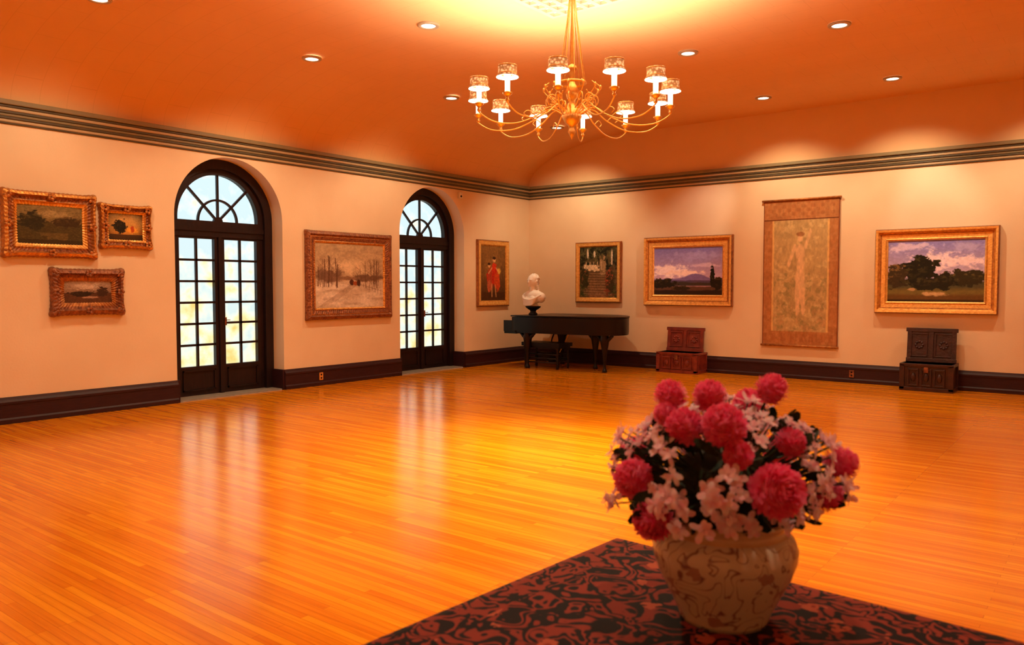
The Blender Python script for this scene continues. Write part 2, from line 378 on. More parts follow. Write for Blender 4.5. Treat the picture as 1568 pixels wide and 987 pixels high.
# ------------------------------------------------------------------ ceiling grille, downlights
mb=MB(); S=.74; z=ZT-.012
mb.add([(-S,-S,ZT-.006),(-S,S,ZT-.006),(S,S,ZT-.006),(S,-S,ZT-.006)],[(0,1,2,3)],M_lay)
for s in(-1,1):
    mb.box((s*S,0,z-.01),(.05,2*S+.05,.04),M_grill); mb.box((0,s*S,z-.01),(2*S-.05,.05,.04),M_grill)
K=10
for i in range(1,K):
    p=-S+2*S*i/K; mb.box((p,0,z-.012),(.055,2*S-.05,.04),M_grill); mb.box((0,p,z-.011),(2*S-.05,.055,.036),M_grill)
mb.build('ceiling_grille',loc=(CH.x,CH.y,0))
def add_light(name,kind,loc,energy,color,parent=None,target=None,angle=100,blend=.6,size=.05):
    l=bpy.data.lights.new(name,kind); l.energy=energy; l.color=color; l.shadow_soft_size=size
    o=bpy.data.objects.new(name,l); sc.collection.objects.link(o); o.location=loc
    if kind=='SPOT':
        l.spot_size=math.radians(angle); l.spot_blend=blend
        d=(Vector(target)-Vector(loc)) if target is not None else Vector((0,0,-1))
        o.rotation_euler=d.to_track_quat('-Z','Y').to_euler()
    if parent: o.parent=parent
    return o
WARM=(1,.80,.50)
def downlight(x,y,target=None,energy=200,angle=110,accent=None):
    z=cove_z(x)-.012
    mb=MB(); mb.lathe([(.08,.004),(.085,-.012),(.118,-.014),(.128,-.004),(.128,.01)],(x,y,z),M_grill,28)
    mb.lathe([(0,-.004),(.095,-.004)],(x,y,z),M_can,24)
    ob=mb.build('recessed_ceiling_light')
    add_light('downlight_beam','SPOT',(x,y,z-.05),energy,WARM,ob,target or (x,y,0),angle,.8,.06)
    if accent: add_light('accent_beam','SPOT',(x,y,z-.06),accent[1],(1,.90,.74),ob,accent[0],accent[2],.9,.03)
for y in (1.2,3.87): downlight(-8.43,y,(XL,y,.6),140,112)
for y in (6.57,9.27): downlight(-8.43,y,(XL,y,.6),165,112)
downlight(-8.43,12.2,(-9.2,YB,.4),190,112)
for x in (-4.6,-2.7): downlight(x,12.45,(x,YB,.3),170,112,((-6.46,YB,2.62),130,34) if x<-4 else ((-2.3,YB,2.75),60,44))
downlight(-.7,12.45,(-.7,YB,.3),160,112)
for x,y,e_ in ((-6.4,6.65,200),(-6.4,3.9,160),(-4.5,9.48,175),(-2.65,9.55,150),(-2.65,3.9,200),(-4.5,1.2,110),(-.7,6.6,110),(-.55,1.9,155)): downlight(x,y,None,e_,124)  # last entry is an added lamp, out of view, to brighten the bouquet

# ------------------------------------------------------------------ chandelier
ch=empty('chandelier',(CH.x,CH.y,0))
mb=MB(); RR=.95
mb.lathe([(0,4.60),(.09,4.60),(.10,4.56),(.06,4.51),(.02,4.48),(.012,4.45),(.012,3.70)],(0,0,0),M_brass,20)
mb.lathe([(.012,3.78),(.04,3.76),(.05,3.73),(.025,3.68),(.02,3.62),(.045,3.57),(.07,3.51),(.05,3.45),(.025,3.42),(.035,3.37),(.08,3.32),(.10,3.27),(.07,3.21),(.035,3.18),(.025,3.15),(.04,3.12),(.025,3.09),(.008,3.06),(0,3.04)],(0,0,0),M_brass,20)
for k in range(8):
    a=2*math.pi*k/8; c,s=math.cos(a),math.sin(a)
    mb.tube([(c*.02,s*.02,4.50),(c*.05,s*.05,4.2),(c*.12,s*.12,3.68),(c*.135,s*.135,3.60)],.005,M_brass,6)
mb.lathe([(.125,3.60),(.14,3.605),(.145,3.59),(.13,3.58),(.125,3.60)],(0,0,0),M_brass,24)
cam_dir=math.atan2(0-CH.y,0-CH.x)
Z0=-.09
for k in range(12):
    a=cam_dir+math.radians(-7.3+30*k); c,s=math.cos(a),math.sin(a)
    P=catmull([(c*.07,s*.07,3.28),(c*.22,s*.22,3.35),(c*.38,s*.38,3.25),(c*.58,s*.58,3.17),(c*.80,s*.80,3.17),(c*RR,s*RR,3.25),(c*RR,s*RR,3.31)],6)
    mb.tube(P,.0068,M_brass,7)
    cx=.20; Q=[(c*(cx+.06*math.cos(t)*(1-t/9)),s*(cx+.06*math.cos(t)*(1-t/9)),3.42+.06*math.sin(t)*(1-t/9)) for t in [i*.5 for i in range(-2,12)]]
    mb.tube(Q,.0065,M_brass,6)
    mb.tube(catmull([(c*.08,s*.08,3.34),(c*.2,s*.2,3.44),(c*.28,s*.28,3.53),(c*.24,s*.24,3.58)],5),.0055,M_brass,6)
    mb.ball((c*.28,s*.28,3.54),(.014,.014,.025),M_brass,8)
    mb.tube(catmull([(c*.38,s*.38,3.25),(c*.45,s*.45,3.30),(c*.50,s*.50,3.27),(c*.47,s*.47,3.24)],4),.005,M_brass,6)
    L0=(c*RR,s*RR,Z0)
    mb.lathe([(0,3.385),(.02,3.39),(.042,3.41),(.046,3.42),(.018,3.42),(.022,3.435)],L0,M_brass,14)
    mb.lathe([(0,3.335),(.014,3.345),(.02,3.36),(.012,3.375),(.02,3.39)],L0,M_brass,10)
    mb.lathe([(.024,3.43),(.024,3.545),(0,3.545)],L0,M_candle,12)
    mb.lathe([(0,3.53),(.02,3.54),(.03,3.57),(.022,3.60),(.006,3.625),(0,3.63)],L0,M_glow,12)
    mb.lathe([(.075,3.580),(.100,3.555)],L0,M_glow,20)
    mb.lathe([(.082,3.580),(.078,3.652),(.082,3.662),(.086,3.662),(.084,3.652),(.086,3.583),(.103,3.560),(.100,3.558)],L0,M_shade,20)
    for q in (3.583,3.652): mb.lathe([(.087,q-.005),(.090,q),(.087,q+.005)],L0,M_brass,20)
    for t in range(3):
        b=a+2.094*t; mb.tube([(L0[0],L0[1],3.60+Z0),(L0[0]+.080*math.cos(b),L0[1]+.080*math.sin(b),3.60+Z0)],.003,M_brass,4)
    add_light('candle_bulb','SPOT',(L0[0],L0[1],3.672+Z0),50,(1,.93,.76),ch,(L0[0]*1.15,L0[1]*1.15,5),150,.85,.03)
mb.build('chandelier_body',ch)
add_light('floor_centre_fill','SPOT',(0,0,3.0),1050,(1,.87,.48),ch,(.5,-1.0,0),128,1.0,.15)  # added fill spot with no bulb of its own, yellows the floor centre

# ------------------------------------------------------------------ painting helper (procedural pictures stored per vertex)
def fbm(ny,nx,sy,sx,octv=4,seed=0):
    r=np.random.default_rng(seed); out=np.zeros((ny,nx)); amp=1; tot=0
    for o in range(octv):
        gy,gx=int(sy*2**o)+2,int(sx*2**o)+2; g=r.random((gy,gx))
        yy=np.linspace(0,gy-1.001,ny); xx=np.linspace(0,gx-1.001,nx)
        y0=yy.astype(int); x0=xx.astype(int); fy=(yy-y0)[:,None]; fx=(xx-x0)[None,:]
        fy=fy*fy*(3-2*fy); fx=fx*fx*(3-2*fx)
        v=g[np.ix_(y0,x0)]*(1-fy)*(1-fx)+g[np.ix_(y0,x0+1)]*(1-fy)*fx+g[np.ix_(y0+1,x0)]*fy*(1-fx)+g[np.ix_(y0+1,x0+1)]*fy*fx
        out+=amp*v; tot+=amp; amp*=.6
    return out/tot
class Pic:
    def __init__(s,nx,ny,seed):
        s.nx,s.ny,s.seed=nx,ny,seed
        s.U,s.V=np.meshgrid(np.linspace(0,1,nx),np.linspace(0,1,ny)); s.I=np.zeros((ny,nx,3))
    def n(s,sx,sy,k=0,o=4): return fbm(s.ny,s.nx,sy,sx,o,s.seed*31+k)
    def fill(s,c): s.I[:]=np.array(c)/255
    def mix(s,mask,c):
        mask=np.clip(mask,0,1)[...,None]; s.I=s.I*(1-mask)+mask*np.array(c)/255
    def grad(s,bot,top):
        s.I=(np.array(bot)/255)*(1-s.V[...,None])+(np.array(top)/255)*s.V[...,None]
    def below(s,h,soft=.01): return np.clip((h-s.V)/soft,0,1)
    def blob(s,cx,cy,rx,ry,rag=.3,k=9,soft=.15):
        d=np.sqrt(((s.U-cx)/rx)**2+((s.V-cy)/ry)**2)+(s.n(14,14,k)-.5)*2.6*rag
        return np.clip((1-d)/soft,0,1)
    def tree(s,cx,cy,rx,ry,k,dark,light,rag=.5):
        m=s.blob(cx,cy,rx,ry,rag,k,.12); s.mix(m,dark)
        hl=np.clip((s.n(26,26,k+50)-.5)*6,0,1)*np.clip((s.V-cy+ry*.3)/ry+.3-(s.U-cx)/rx*.4,0,1); s.mix(m*hl*.8,light)
    def line(s,x0,y0,x1,y1,w):
        dx,dy=x1-x0,y1-y0; t=np.clip(((s.U-x0)*dx+(s.V-y0)*dy)/(dx*dx+dy*dy+1e-9),0,1)
        d=np.hypot(s.U-x0-t*dx,s.V-y0-t*dy); return np.clip((w-d)/(w*.5),0,1)
    def tone(s,a=.12,k=77,gain=1.0): s.I=np.clip(s.I*gain*(1+a*2*(s.n(40,40,k,2)-.5)[...,None]),0,1)
def canvas(name,pic,w,h,y,parent):
    nx,ny=pic.nx,pic.ny
    X=(pic.U-.5)*w; Z=(pic.V-.5)*h; co=np.stack([X,np.full_like(X,y),Z],-1).reshape(-1,3)
    idx=np.arange(nx*ny).reshape(ny,nx); f=np.stack([idx[:-1,:-1],idx[:-1,1:],idx[1:,1:],idx[1:,:-1]],-1).reshape(-1,4)
    me=bpy.data.meshes.new(name); me.from_pydata(co.tolist(),[],f.tolist()); me.materials.append(M_canvas)
    I=np.clip(pic.I,0,1); Ln=np.where(I<=.04045,I/12.92,((I+.055)/1.055)**2.4)
    col=np.concatenate([Ln.reshape(-1,3),np.ones((nx*ny,1))],1).astype(np.float32)
    a=me.color_attributes.new(name='Col',type='FLOAT_COLOR',domain='POINT'); a.data.foreach_set('color',col.ravel())
    ob=bpy.data.objects.new(name,me); sc.collection.objects.link(ob); ob.parent=parent; return ob
def frame_mesh(name,w,h,prof,parent,scallop=0,per=.07,corner=0):
    mb=MB()
    nxs=max(8,int(w/.012)); nys=max(8,int(h/.012))
    loops=[]
    for t,d,_ in prof:
        W,Hh=w/2-t,h/2-t; P=[]
        for side in range(4):
            n=nxs if side%2==0 else nys
            for i in range(n):
                u=i/n
                p=[(-W+2*W*u,-Hh),(W,-Hh+2*Hh*u),(W-2*W*u,Hh),(-W,Hh-2*Hh*u)][side]
                ln=(w if side%2==0 else h)
                e=min(u,1-u)*ln
                s=scallop*abs(math.sin(math.pi*u*round(ln/per)))*(1 if t<.03 else .35)
                s+=corner*max(0,1-e/.13)*(1 if t<.05 else 0)
                out=[(0,-1),(1,0),(0,1),(-1,0)][side]
                if i==0:
                    q=corner*.7; p2=(p[0]+(q if p[0]>0 else -q)*(t<.05),p[1]+(q if p[1]>0 else -q)*(t<.05))
                else: p2=(p[0]+out[0]*s,p[1]+out[1]*s)
                hh=d+(scallop*.9*math.cos(2*math.pi*u*round(ln/per))+corner*.5*max(0,1-e/.15) if 0<d and t>0 else 0)
                P.append((p2[0],-max(hh,0.0),p2[1]))
        loops.append(P)
    n=len(loops[0])
    for j in range(len(prof)-1):
        v=loops[j]+loops[j+1]; f=[(i,(i+1)%n,(i+1)%n+n,i+n) for i in range(n)]
        mb.add(v,f,prof[j][2],True)
    if corner>.01:
        for sx in(-1,0,1):
            for sz in(-1,0,1):
                if sx==0 and sz==0: continue
                cx,cz=sx*(w/2-.05),sz*(h/2-.05)
                for k in range(5):
                    a=2*math.pi*k/5; mb.ball((cx+.03*math.cos(a),-.075,cz+.03*math.sin(a)),(.022,.014,.022),prof[1][2],8)
    return mb.build(name,parent)
def painting(name,wall,c,z0,z1,width,fw,pic,style):
    h=z1-z0
    if wall=='L': e=empty(name,(XL+.006,c,(z0+z1)/2),math.pi/2)
    else: e=empty(name,(c,YB-.006,(z0+z1)/2),0)
    if style=='ornate': prof=[(0,0,M_golddk),(0,.03,M_golddk),(fw*.12,.065,M_gold),(fw*.3,.085,M_golddk),(fw*.42,.05,M_bronze),(fw*.62,.045,M_golddk),(fw*.72,.055,M_gold),(fw*.85,.035,M_goldl),(fw,.022,M_goldl)]; sca,co=.008,.018
    elif style=='bronze': prof=[(0,0,M_bronze),(0,.03,M_bronze),(fw*.12,.065,M_bronze),(fw*.35,.085,M_bronze),(fw*.5,.045,M_bronze),(fw*.7,.04,M_golddk),(fw*.85,.035,M_golddk),(fw,.022,M_golddk)]; sca,co=.009,.02
    elif style=='wide': prof=[(0,0,M_bronze),(0,.03,M_bronze),(fw*.1,.06,M_bronze),(fw*.28,.08,M_bronze),(fw*.4,.05,M_golddk),(fw*.5,.055,M_bronze),(fw*.8,.035,M_golddk),(fw*.88,.045,M_gold),(fw,.022,M_goldl)]; sca,co=.003,.006
    elif style=='flat': prof=[(0,0,M_golddk),(0,.035,M_bronze),(fw*.15,.05,M_gold),(fw*.3,.05,M_goldl),(fw*.8,.04,M_gold),(fw,.025,M_gold)]; sca,co=0,0
    else: prof=[(0,0,M_golddk),(0,.04,M_bronze),(fw*.08,.085,M_goldl),(fw*.25,.08,M_gold),(fw*.4,.045,M_golddk),(fw*.5,.04,M_goldl),(fw*.8,.035,M_gold),(fw*.88,.045,M_goldl),(fw,.02,M_goldl)]; sca,co=.001,0
    frame_mesh('frame',width,h,prof,e,sca,.05,co)
    canvas('canvas',pic,width-2*fw+.01,h-2*fw+.01,-.02,e)
    mb=MB(); mb.box((0,-.008,0),(width-.02,.014,h-.02),M_bronze); mb.build('backing',e)
    return e

# --- pictures
p=Pic(200,130,1); p.grad((96,78,36),(128,108,66)); p.mix(p.below(.55+.12*(p.n(4,1,1)-.5)*2),(72,60,28)); p.tree(.22,.6,.22,.22,2,(44,40,22),(90,74,34)); p.tree(.75,.6,.25,.13,3,(58,44,22),(100,76,34)); p.mix(p.below(.3)*(p.n(6,6,5)>.5),(94,76,36)); p.mix(p.blob(.55,.78,.3,.12,.3,7,.5),(156,134,86)); p.mix(p.below(.12),(56,44,22)); p.tone(.2)
painting('framed_dark_landscape_painting','L',4.04,1.95,2.72,1.04,.16,p,'ornate')
p=Pic(140,110,2); p.grad((190,124,40),(200,160,96)); p.mix(p.below(.22),(76,48,18)); p.tree(.33,.5,.2,.28,2,(26,24,14),(70,56,24)); p.mix(p.blob(.7,.38,.2,.15,.4,3,.4),(235,160,50)); p.mix(p.blob(.7,.42,.06,.14,.3,13,.3),(180,70,24)); p.mix(np.clip(1.7*np.hypot(p.U-.5,p.V-.5)-.5,0,1),(40,28,14)); p.tone(.15)
painting('framed_golden_tree_painting','L',4.94,2.09,2.64,.65,.11,p,'ornate')
p=Pic(160,100,3); p.grad((124,84,58),(176,148,124)); p.mix(p.blob(.45,.75,.35,.2,.4,1,.5),(206,180,156)); p.mix(p.below(.45+.1*(p.n(5,1,2)-.5)),(96,58,34)); p.tree(.35,.42,.28,.12,4,(50,34,22),(96,64,36)); p.tree(.8,.5,.15,.2,6,(64,40,26),(110,72,40)); p.mix(p.blob(.55,.25,.2,.06,.3,8,.3),(180,140,110)); p.tone(.2,gain=.9)
painting('framed_small_river_painting','L',4.455,1.25,1.81,.86,.15,p,'bronze')
p=Pic(320,230,4); p.grad((208,176,138),(188,158,120)); p.mix(p.blob(.45,.62,.5,.16,.3,1,.8),(224,194,154)); p.mix(.6*np.clip(p.n(10,16,31)*3-1.4,0,1)*(p.V>.5),(158,126,96))
hz=.43+.04*(p.n(5,1,2)-.5)*2
p.mix(p.below(hz),(200,176,150)); p.mix(p.blob(.18,.50,.25,.10,.5,3,.4),(130,98,76)); p.mix(p.blob(.72,.47,.32,.06,.5,13,.4),(118,88,68)); p.mix(p.blob(.45,.46,.3,.03,.5,23,.4),(140,106,80))
p.mix(p.below(.34+.05*np.sin(p.U*6))*np.clip(p.n(3,9,5)*2.4-.7,0,1),(230,212,190)); p.mix(p.below(.3)*np.clip(p.n(4,14,15)*3-1.7,0,1)*.7,(150,120,98))
for i in range(34):
    r=random.Random(i); x=r.choice([r.uniform(.0,.32),r.uniform(.58,1.0)]); y0=.30+r.uniform(0,.14); hh=r.uniform(.15,.45); lean=r.uniform(-.03,.03)
    p.mix(.8*p.line(x,y0,x+lean,y0+hh,.0045 if i%5 else .009),(98,66,48))
    for j in range(7):
        q=.3+.7*j/7; sx=r.choice([-1,1]); p.mix(.55*p.line(x+lean*q,y0+hh*q,x+lean*q+sx*r.uniform(.03,.08),y0+hh*q+r.uniform(.04,.10),.0028),(116,84,62))
for i in range(6): p.mix(.55*p.line(.02+.05*i,.0+.02*i,.50+.02*i,.36,.005),(140,106,82))
p.mix(p.blob(.52,.40,.035,.045,.3,8),(84,46,32)); p.mix(p.blob(.57,.385,.04,.035,.3,18),(160,80,44)); p.mix(p.blob(.62,.39,.03,.05,.3,19),(76,44,32))
for i in range(9): p.mix(.7*p.line(.60+.045*i,.36-.02*i,.60+.045*i,.41-.015*i,.004),(92,62,46))
p.mix(.7*p.line(.58,.385,1.0,.25,.004),(96,66,48)); p.tone(.10,gain=.95)
painting('framed_winter_landscape_painting','L',8.675,1.06,2.49,1.83,.19,p,'wide')
p=Pic(140,200,5); p.grad((86,52,24),(140,98,48)); p.mix(p.blob(.5,.62,.5,.35,.5,1,.8),(150,104,52)); p.mix(p.blob(.5,.44,.25,.19,.4,2,.2),(196,40,20)); p.mix(p.blob(.66,.36,.14,.20,.4,3,.2),(212,74,26)); p.mix(p.blob(.36,.42,.12,.2,.3,4,.2),(178,62,34)); p.mix(p.blob(.34,.26,.11,.13,.3,34,.2),(196,96,60)); p.mix(p.blob(.54,.62,.11,.09,.3,12,.2),(218,56,24))
p.mix(p.blob(.54,.74,.065,.045,.15,5,.2),(226,172,116)); p.mix(p.blob(.54,.775,.07,.03,.2,15,.2),(60,32,16)); p.mix(p.blob(.34,.64,.055,.04,.15,6,.2),(216,160,104)); p.mix(p.blob(.34,.67,.06,.025,.2,16,.2),(56,30,14)); p.mix(p.line(.45,.60,.32,.50,.022),(220,164,110)); p.mix(p.line(.62,.60,.74,.52,.022),(220,164,110)); p.mix(p.blob(.74,.54,.07,.06,.3,7,.3),(236,184,80)); p.mix(p.below(.16),(82,46,20)); p.mix(p.line(.45,.08,.45,.30,.022),(214,156,100)); p.mix(p.line(.62,.08,.58,.28,.022),(206,146,90)); p.tone(.18,gain=.95)
painting('framed_dancer_painting','L',12.44,1.19,2.54,1.02,.12,p,'flat')
p=Pic(200,240,6); p.grad((140,96,62),(66,64,38)); p.mix((p.V>.55)*np.clip((p.n(9,9,1)-.45)*9,0,1),(28,32,18)); p.mix((p.V>.6)*np.clip((p.n(20,20,21)-.55)*9,0,1)*.6,(110,106,64)); p.mix(p.blob(.36,.60,.26,.07,.6,2,.3),(226,200,160)); p.mix(p.blob(.62,.62,.10,.2,.6,3,.3),(160,130,92)); p.mix((p.V<.5)*np.clip(np.abs(p.U-.48)*5-.9,0,1)*np.clip(p.n(10,14,4)*3-1,0,1),(58,64,28))
for i in range(9): p.mix(.6*p.line(.26-.02*i,.50-.05*i,.70+.02*i,.49-.05*i,.006),(92,60,42)); p.mix(.5*p.line(.26-.02*i,.48-.05*i,.70+.02*i,.47-.05*i,.007),(190,148,108))
p.mix(p.blob(.80,.3,.13,.28,.6,6,.3),(128,60,36)); p.tree(.82,.32,.12,.22,26,(60,50,26),(196,86,52)); p.tree(.13,.38,.12,.22,7,(50,48,22),(150,86,50))
for cx,cy,hh in ((.22,.86,.10),(.40,.86,.08),(.86,.78,.16)): p.mix(p.blob(cx,cy,.03,hh,.25,8,.3),(212,194,166))
for k in range(5): p.mix(p.line(.18+.1*k,.56,.18+.1*k,.70,.012),(206,182,148))
p.tone(.22)
painting('framed_garden_painting','B',-8.42,1.27,2.50,1.08,.10,p,'flat')
p=Pic(280,190,7); p.grad((236,196,212),(128,120,192)); p.mix(p.blob(.6,.80,.5,.12,.7,11,.6),(166,154,212)); p.mix(p.blob(.22,.52,.30,.16,.7,1,.4),(250,232,242)); p.mix(p.blob(.45,.46,.35,.07,.6,2,.5),(252,226,226)); p.mix(p.blob(.75,.62,.2,.05,.6,12,.5),(210,188,224))
p.mix(p.below(.33+.12*np.exp(-((p.U-.62)/.16)**2)+.05*(p.n(9,1,3)-.3),.02),(126,108,170)); p.mix(p.below(.29+.05*(p.n(7,1,14)),.02),(84,68,96)); p.mix(p.below(.25+.05*(p.n(6,1,4)),.02),(60,52,46)); p.mix(p.below(.20),(166,128,140)); p.mix(p.below(.16+.05*p.n(6,1,5),.02),(90,62,46)); p.mix(p.below(.09+.04*p.n(8,1,6),.02),(44,30,22))
p.tree(.86,.36,.035,.22,7,(24,24,18),(60,54,30)); p.tree(.13,.24,.2,.1,8,(30,26,18),(76,58,32)); p.tree(.93,.24,.08,.13,17,(30,26,18),(84,60,34)); p.tree(.4,.14,.12,.05,27,(44,34,20),(100,74,40)); p.tone(.06,gain=1.0)
painting('framed_lake_sunset_painting','B',-6.46,1.23,2.54,1.80,.21,p,'gold')
p=Pic(300,200,8); p.grad((240,208,202),(136,128,196)); p.mix(p.blob(.62,.66,.45,.14,.8,1,.5),(244,220,232)); p.mix(p.blob(.25,.88,.3,.08,.8,11,.5),(210,192,226)); p.mix(p.blob(.85,.88,.2,.08,.8,21,.5),(176,164,212)); p.mix(p.below(.38+.05*p.n(8,1,3),.02),(132,120,132)); p.mix(p.below(.32+.04*p.n(9,1,13),.02),(80,74,46)); p.mix(p.below(.24,.06),(116,98,46)); p.mix(p.below(.14,.05),(102,70,30)); p.mix(p.below(.05,.03),(46,32,18))
p.tree(.36,.50,.19,.25,4,(28,26,14),(80,72,34)); p.tree(.10,.42,.12,.2,5,(58,46,26),(146,108,56)); p.tree(.80,.38,.24,.13,6,(50,44,24),(116,96,48)); p.tree(.62,.36,.09,.12,16,(34,30,16),(80,68,34)); p.tree(.45,.30,.28,.10,7,(34,30,16),(74,64,32)); p.mix(p.blob(.5,.13,.14,.04,.4,8,.4),(196,160,110)); p.mix(p.blob(.27,.20,.05,.03,.4,9,.4),(180,142,92)); p.tone(.08)
painting('framed_oak_trees_painting','B',-2.30,1.17,2.51,1.72,.19,p,'gold')

# --- hanging tapestry panel
e=empty('tapestry',(-4.37,YB-.006,1.83))
W_,H_=1.28,2.52
p=Pic(200,400,9); p.fill((172,112,64)); p.mix(.5*np.clip((p.n(20,40,1)-.5)*8,0,1),(190,134,82))
inner=((np.abs(p.U-.5)<.36)&(p.V>.10)&(p.V<.86)).astype(float); p.mix(inner,(186,154,102)); p.mix(inner*np.clip(p.n(10,20,2)*2-.8,0,1)*.8,(160,134,88)); p.mix(inner*np.clip((p.n(16,32,3)-.55)*8,0,1)*.5,(214,184,130)); p.mix(inner*(p.V<.5)*np.clip((p.n(18,30,13)-.52)*8,0,1)*.5,(128,118,72)); p.mix(inner*(p.V<.3)*np.clip((p.n(14,24,33)-.55)*8,0,1)*.4,(196,140,92))
edge=((np.abs(np.abs(p.U-.5)-.365)<.012)&(p.V>.1)&(p.V<.86)).astype(float); p.mix(edge,(214,170,104))
def body(*a,c=(226,182,134)):
    p.mix(.75*inner*p.blob(*a),c)
body(.5,.735,.045,.028,.05,4,.3); body(.5,.64,.075,.065,.08,5,.3); body(.51,.55,.065,.06,.08,6,.3); body(.5,.47,.08,.06,.08,7,.3); body(.475,.37,.045,.11,.06,8,.3); body(.535,.37,.045,.11,.06,9,.3); body(.475,.26,.032,.06,.05,10,.3); body(.55,.26,.032,.06,.05,11,.3)
p.mix(.7*inner*p.line(.43,.68,.35,.56,.025),(226,182,134)); p.mix(.7*inner*p.line(.57,.68,.63,.78,.025),(226,182,134)); p.mix(.7*inner*p.blob(.5,.765,.06,.018,.2,14,.3),(140,84,48))
p.mix(((p.V>.88)&(p.V<.985)&(np.abs(p.U-.5)<.47))*np.clip(np.sin(p.U*50)*np.sin(p.V*120)*3,0,1)*.25,(136,76,42)); p.mix(((p.V>.86)&(p.V<.868)|(p.V>.99))*1.0,(110,58,30)); p.mix(((p.V>.03)&(p.V<.085))*np.clip(np.sin(p.U*50)*3,0,1)*.25,(136,76,42)); p.mix((np.abs(p.U-.5)>.485)*1.0,(128,68,36)); p.tone(.10)
canvas('woven_panel',p,W_,H_,-.02,e)
mb=MB(); mb.box((0,-.01,0),(W_,.016,H_),M_bronze)
mb.tube([(-W_/2-.03,-.03,H_/2),(W_/2+.03,-.03,H_/2)],.018,M_golddk,10); mb.tube([(-W_/2-.02,-.03,-H_/2),(W_/2+.02,-.03,-H_/2)],.02,M_golddk,10); mb.build('hanging_rods',e)

# ------------------------------------------------------------------ grand piano
gp=empty('grand_piano',(-9.50,12.84,0)); gp.scale=(.86,1,1)
mb=MB()
ctrl=[(0.05,-.70),(.7,-.70),(1.2,-.66),(1.6,-.60),(2.0,-.56),(2.35,-.50),(2.58,-.34),(2.62,-.08),(2.50,.22),(2.30,.45)]
O=[(p_.x,p_.y) for p_ in catmull([(a,b,0) for a,b in ctrl],6)]
O+= [(2.1,.62),(1.9,.68),(.05,.70)]
mb.prism(O,.73,1.0,M_black,smooth=True)
O2=[(x*1.004 if x>.1 else x+.3,y*1.02) for x,y in O]; mb.prism([(x if x>.1 else .35,y) for x,y in O2],1.01,1.035,M_black)
mb.prism([(x if x>.1 else .1,y*.96) for x,y in O],.69,.73,M_black)
for s in(-1,1):
    mb.box((-.02,s*.675,.82),(.34,.05,.22),M_black); mb.ball((-.14,s*.675,.82),(.05,.025,.11),M_black)
mb.box((-.02,0,.705),(.34,1.36,.07),M_black); mb.box((-.06,0,.765),(.17,1.27,.03),M_white)
for i in range(36):
    if i%7 in(2,6): continue
    mb.box((-.025,-.62+i*.0352+.03,.787),(.10,.014,.016),M_black)
mb.box((.05,0,.88),(.02,1.3,.20),M_black); mb.box((.20,0,1.02),(.36,1.42,.025),M_black)
def cab(u,v,s=1):
    prof=[(0,0),(.05,0),(.055,.025),(.045,.05),(.033,.07),(.03,.12),(.036,.22),(.050,.34),(.070,.46),(.095,.58),(.10,.62),(.085,.65),(.09,.69),(0,.69)]
    mb.lathe(prof,(u,v,0),M_black,16)
    for d in(-1,1):
        mb.tube(catmull([(u,v,.54),(u+d*.10,v,.62),(u+d*.20,v,.69)],4),[.05,.05,.045,.045,.04,.04,.035,.03,.03],M_black,8)
for u,v in((.40,-.58),(.45,.56),(2.30,-.38),(1.72,.10)): cab(u,v)
for s in(-1,1): mb.tube(catmull([(.72,s*.05,.69),(.70,s*.13,.52),(.70,s*.09,.36),(.70,s*.10,.2),(.70,s*.12,.14)],5),.016,M_black,8)
mb.box((.70,0,.12),(.12,.34,.05),M_black)
for s in(-1,0,1): mb.box((.60,s*.07,.10),(.16,.025,.012),M_brass)
mb.tube([(.72,.0,.13),(1.1,0,.70)],.01,M_brass,6)
mb.build('piano_body',gp,.004)
mb=MB()
mb.box((0,0,.47),(.46,.90,.07),M_black); mb.box((0,0,.42),(.40,.84,.04),M_black)
for a in(-.18,.18):
    for b in(-.38,.38): mb.lathe([(0,0),(.026,0),(.03,.05),(.02,.1),(.032,.22),(.02,.33),(.034,.40)],(a,b,0),M_black,12)
for a in(-.18,.18):
    for zz in(.12,.20,.28): mb.tube([(a,-.38,zz),(a,.38,zz)],.014,M_black,6)
for b in(-.38,.38): mb.tube([(-.18,b,.18),(.18,b,.18)],.014,M_black,6)
mb.build('piano_bench',loc=(-8.88,12.52,0),rz=math.pi/2)

# ------------------------------------------------------------------ marble bust on the piano lid
bu=empty('marble_bust',(-9.20,12.50,1.036),math.radians(-10)); bu.scale=(1.3,1.2,1.27)
mb=MB(); mb.lathe([(0,0),(.07,0),(.075,.015),(.06,.03),(.045,.045),(.05,.07),(.085,.09),(.12,.115),(.125,.135),(0,.14)],(0,0,0),M_black,28); mb.build('socle',bu)
mb=MB()
mb.lathe([(0,.13),(.085,.13),(.09,.15),(.06,.18),(.06,.22)],(0,0,0),M_marble,20)
mb.ball((0,.01,.29),(.20,.115,.10),M_marble,24); mb.ball((0,-.02,.24),(.16,.10,.08),M_marble,20)
for s in(-1,1): mb.ball((s*.15,.015,.27),(.075,.085,.085),M_marble,16); mb.ball((s*.07,-.08,.25),(.06,.05,.05),M_marble,14)
for k in range(5):
    mb.tube(catmull([(-.20+.02*k,-.03,.30-.02*k),(-.08,-.125,.25-.022*k),(.08,-.125,.24-.02*k),(.2-.02*k,-.03,.31-.02*k)],5),.014,M_marble,8)
mb.tube([(0,.0,.33),(0,-.01,.40),(0,-.015,.45)],[.07,.052,.05],M_marble,16)
mb.ball((0,-.02,.52),(.072,.086,.10),M_marble,24); mb.ball((0,-.05,.475),(.045,.045,.04),M_marble,16)
mb.ball((0,-.108,.508),(.012,.018,.024),M_marble,10); mb.ball((0,-.112,.50),(.014,.012,.010),M_marble,10)
mb.ball((0,-.098,.474),(.022,.012,.006),M_marble,10); mb.ball((0,-.096,.465),(.018,.012,.006),M_marble,10); mb.ball((0,-.090,.445),(.018,.016,.014),M_marble,10)
